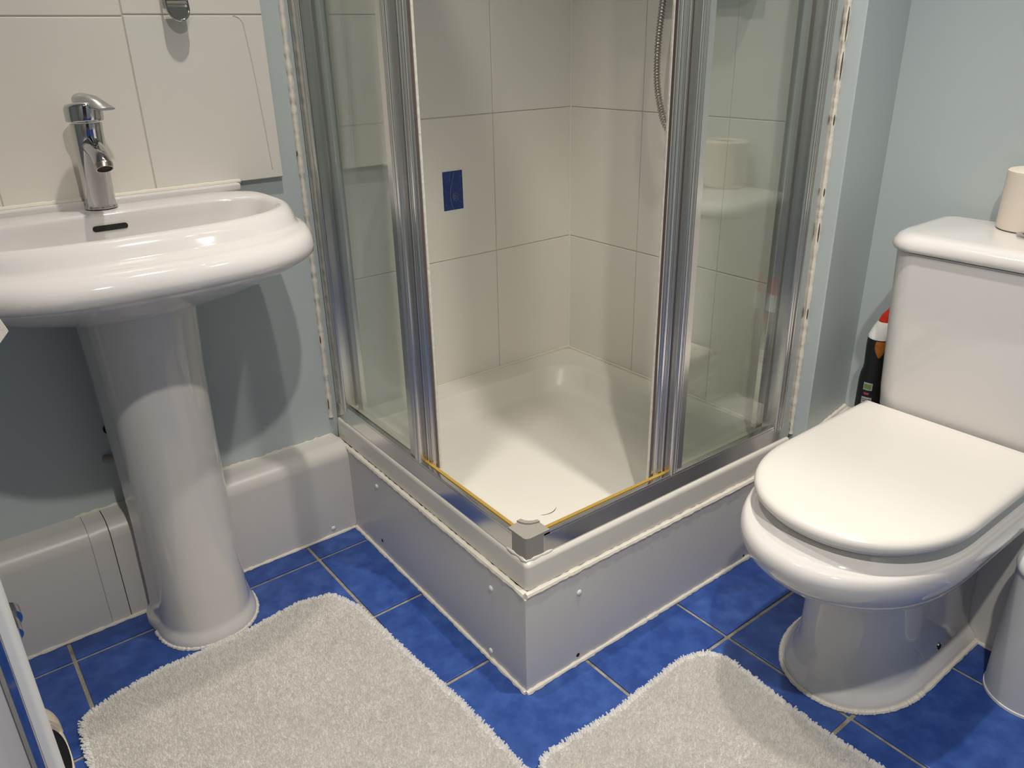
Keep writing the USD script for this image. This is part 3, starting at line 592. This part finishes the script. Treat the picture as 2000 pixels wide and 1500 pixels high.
bath_mat([(-.092, -.125), (.09, -.133), (.27, -.122), (.325, -.138), (.347, -.18), (.338, -.28), (.332, -.38), (.338, -.50), (.335, -.66), (-.10, -.66), (-.098, -.40)],
         'white shaggy bath mat in front of the toilet', 22)

# ================================================================== left edge: door leaf, towel, slipper
dr = thing('door_1', 'white door leaf with chrome edge strip at the left', None, (-.70, 0, 0), kind='structure')
part(dr, 'leaf', bx(-1.11, -.7125, -.012, .028, .012, 2.0, .003), 'door_white')
th_ = np.linspace(-math.pi / 2, math.pi / 2, 15)
part(dr, 'edge_strip', bx(-.7125, -.7005, -.0145, .024, .012, 2.0, .002), 'chrome', smooth=40, label='chrome edge strip')
part(dr, 'edge_reflection', extr([(-.7005, -.013)] + [(-.6945 + .009 * math.cos(t), .004 + .017 * math.sin(t)) for t in th_] + [(-.7005, .021)], .012, 2.0), 'white_plastic', smooth=40, label='rounded white band standing for the bright reflection on the chrome edge')  # white piece shaped as the bright reflection band along the chrome
part(dr, 'edge_bead', extr([(-.7135, -.0165), (-.7095, -.0165), (-.7095, -.012), (-.7135, -.012)], .012, 2.0), 'grey_plastic', smooth=False)
part(dr, 'handle', cat(trimesh.creation.cylinder(.0085, sections=24, segment=[(-.690, .028, .50), (-.690, .06, .50)]), trimesh.creation.cylinder(.012, sections=24, segment=[(-.690, .06, .50), (-.690, .078, .50)])), 'chrome')
tw = []
for k, z in enumerate(np.linspace(.70, .98, 20)):
    wdt = np.interp(z, [.70, .765, .815, .825, .87, .98], [.10, .155, .208, .21, .175, .10])
    xs = np.concatenate([np.linspace(-.82, -.82 + wdt, 24), np.linspace(-.82 + wdt, -.82, 24)])
    wv = .006 * np.sin(xs * 60 + k * .2)
    ys = np.concatenate([.085 + wv[:24], .097 + wv[24:]]); tw.append(np.column_stack([xs, ys, np.full(48, z)]))
solo('hand_towel', loft(tw), 'towel', 'corner of white towel hanging behind the door, at left edge', 'towel', 50)

sl_ = thing('slipper', 'cream slipper with black inside on the blue tiles at lower left', 'slipper', (-.72, .38, 0))
def slp(w, yT, yB, z, n=2.4, N=64, xc=-.725):
    t = np.arange(N) * 2 * math.pi / N; c_, s2 = np.cos(t), np.sin(t); ym, hh = (yT + yB) / 2, (yT - yB) / 2
    return np.column_stack([xc + w * np.sign(c_) * np.abs(c_) ** (2 / n), ym + hh * np.sign(s2) * np.abs(s2) ** (2 / n), np.full(N, z)])
part(sl_, 'sole', loft([slp(.043, .495, .25, 0), slp(.047, .499, .246, .004), slp(.047, .499, .246, .014), slp(.045, .497, .248, .016)]), 'cream', smooth=40)
part(sl_, 'insole', loft([slp(.042, .485, .252, .0155), slp(.042, .485, .252, .018), slp(.038, .48, .258, .0185)]), 'black', smooth=40)
# toe box: half dome over the front half
tb = []
for q in np.linspace(0, 1, 10):
    y = .425 + .073 * q; hgt = .046 * math.sqrt(max(0, 1 - q ** 2.4)) + .003; wd = .046 * math.sqrt(max(0.0004, 1 - (q * .98) ** 3))
    t = np.linspace(0, math.pi, 21)
    tb.append(np.vstack([np.column_stack([-.725 + wd * np.cos(t), np.full(21, y), .014 + hgt * np.sin(t)]), np.column_stack([-.725 + wd * .9 * np.cos(t[::-1]), np.full(21, y - .0005), .0135 + hgt * .92 * np.sin(t[::-1])])]))
part(sl_, 'toe_box', loft(tb), 'cream', smooth=50)
part(sl_, 'opening', loft([slp(.043, .430, .27, .019), slp(.045, .4315, .262, .030), slp(.0455, .432, .26, .0385), slp(.040, .43, .27, .039)]), 'black', smooth=40)
part(sl_, 'rim', tube([p for p in slp(.0462, .428, .258, .036)[np.r_[44:64, 0:16]]], .0012, 8), 'cream')
mk = [bx(-.7 + dx, -.7 + dx + .0016, .4275, .429, .046 - .0 + dzz, .052 + dzz, 0) for dx, dzz in ((.002, -.002), (.0048, -.004), (.0076, -.0065), (.0105, -.0105))]
part(sl_, 'printed_marks', cat(*mk), 'black', smooth=False)

# ================================================================== ceiling downlights, the third an added fill lamp
where = ['nearest the basin', 'above the toilet pan', 'added as unseen fill near the doorway']
for i, (x, y, s, _a) in enumerate(LAMPS):
    t = thing('ceiling_light', 'round recessed ceiling downlight ' + where[i], 'ceiling light', (x, y, CEIL))
    part(t, 'bezel', lathe([(.036, CEIL + .001), (.036, CEIL - .004), (.048, CEIL - .006), (.05, CEIL - .001), (.05, CEIL + .001)], 32, (x, y, 0), True), 'chrome')
    part(t, 'lamp', lathe([(.003, CEIL - .0035), (LAMP_R, CEIL - .0035), (LAMP_R, CEIL - .001), (.003, CEIL - .001)], 32, (x, y, 0)), 'lamp', smooth=False)
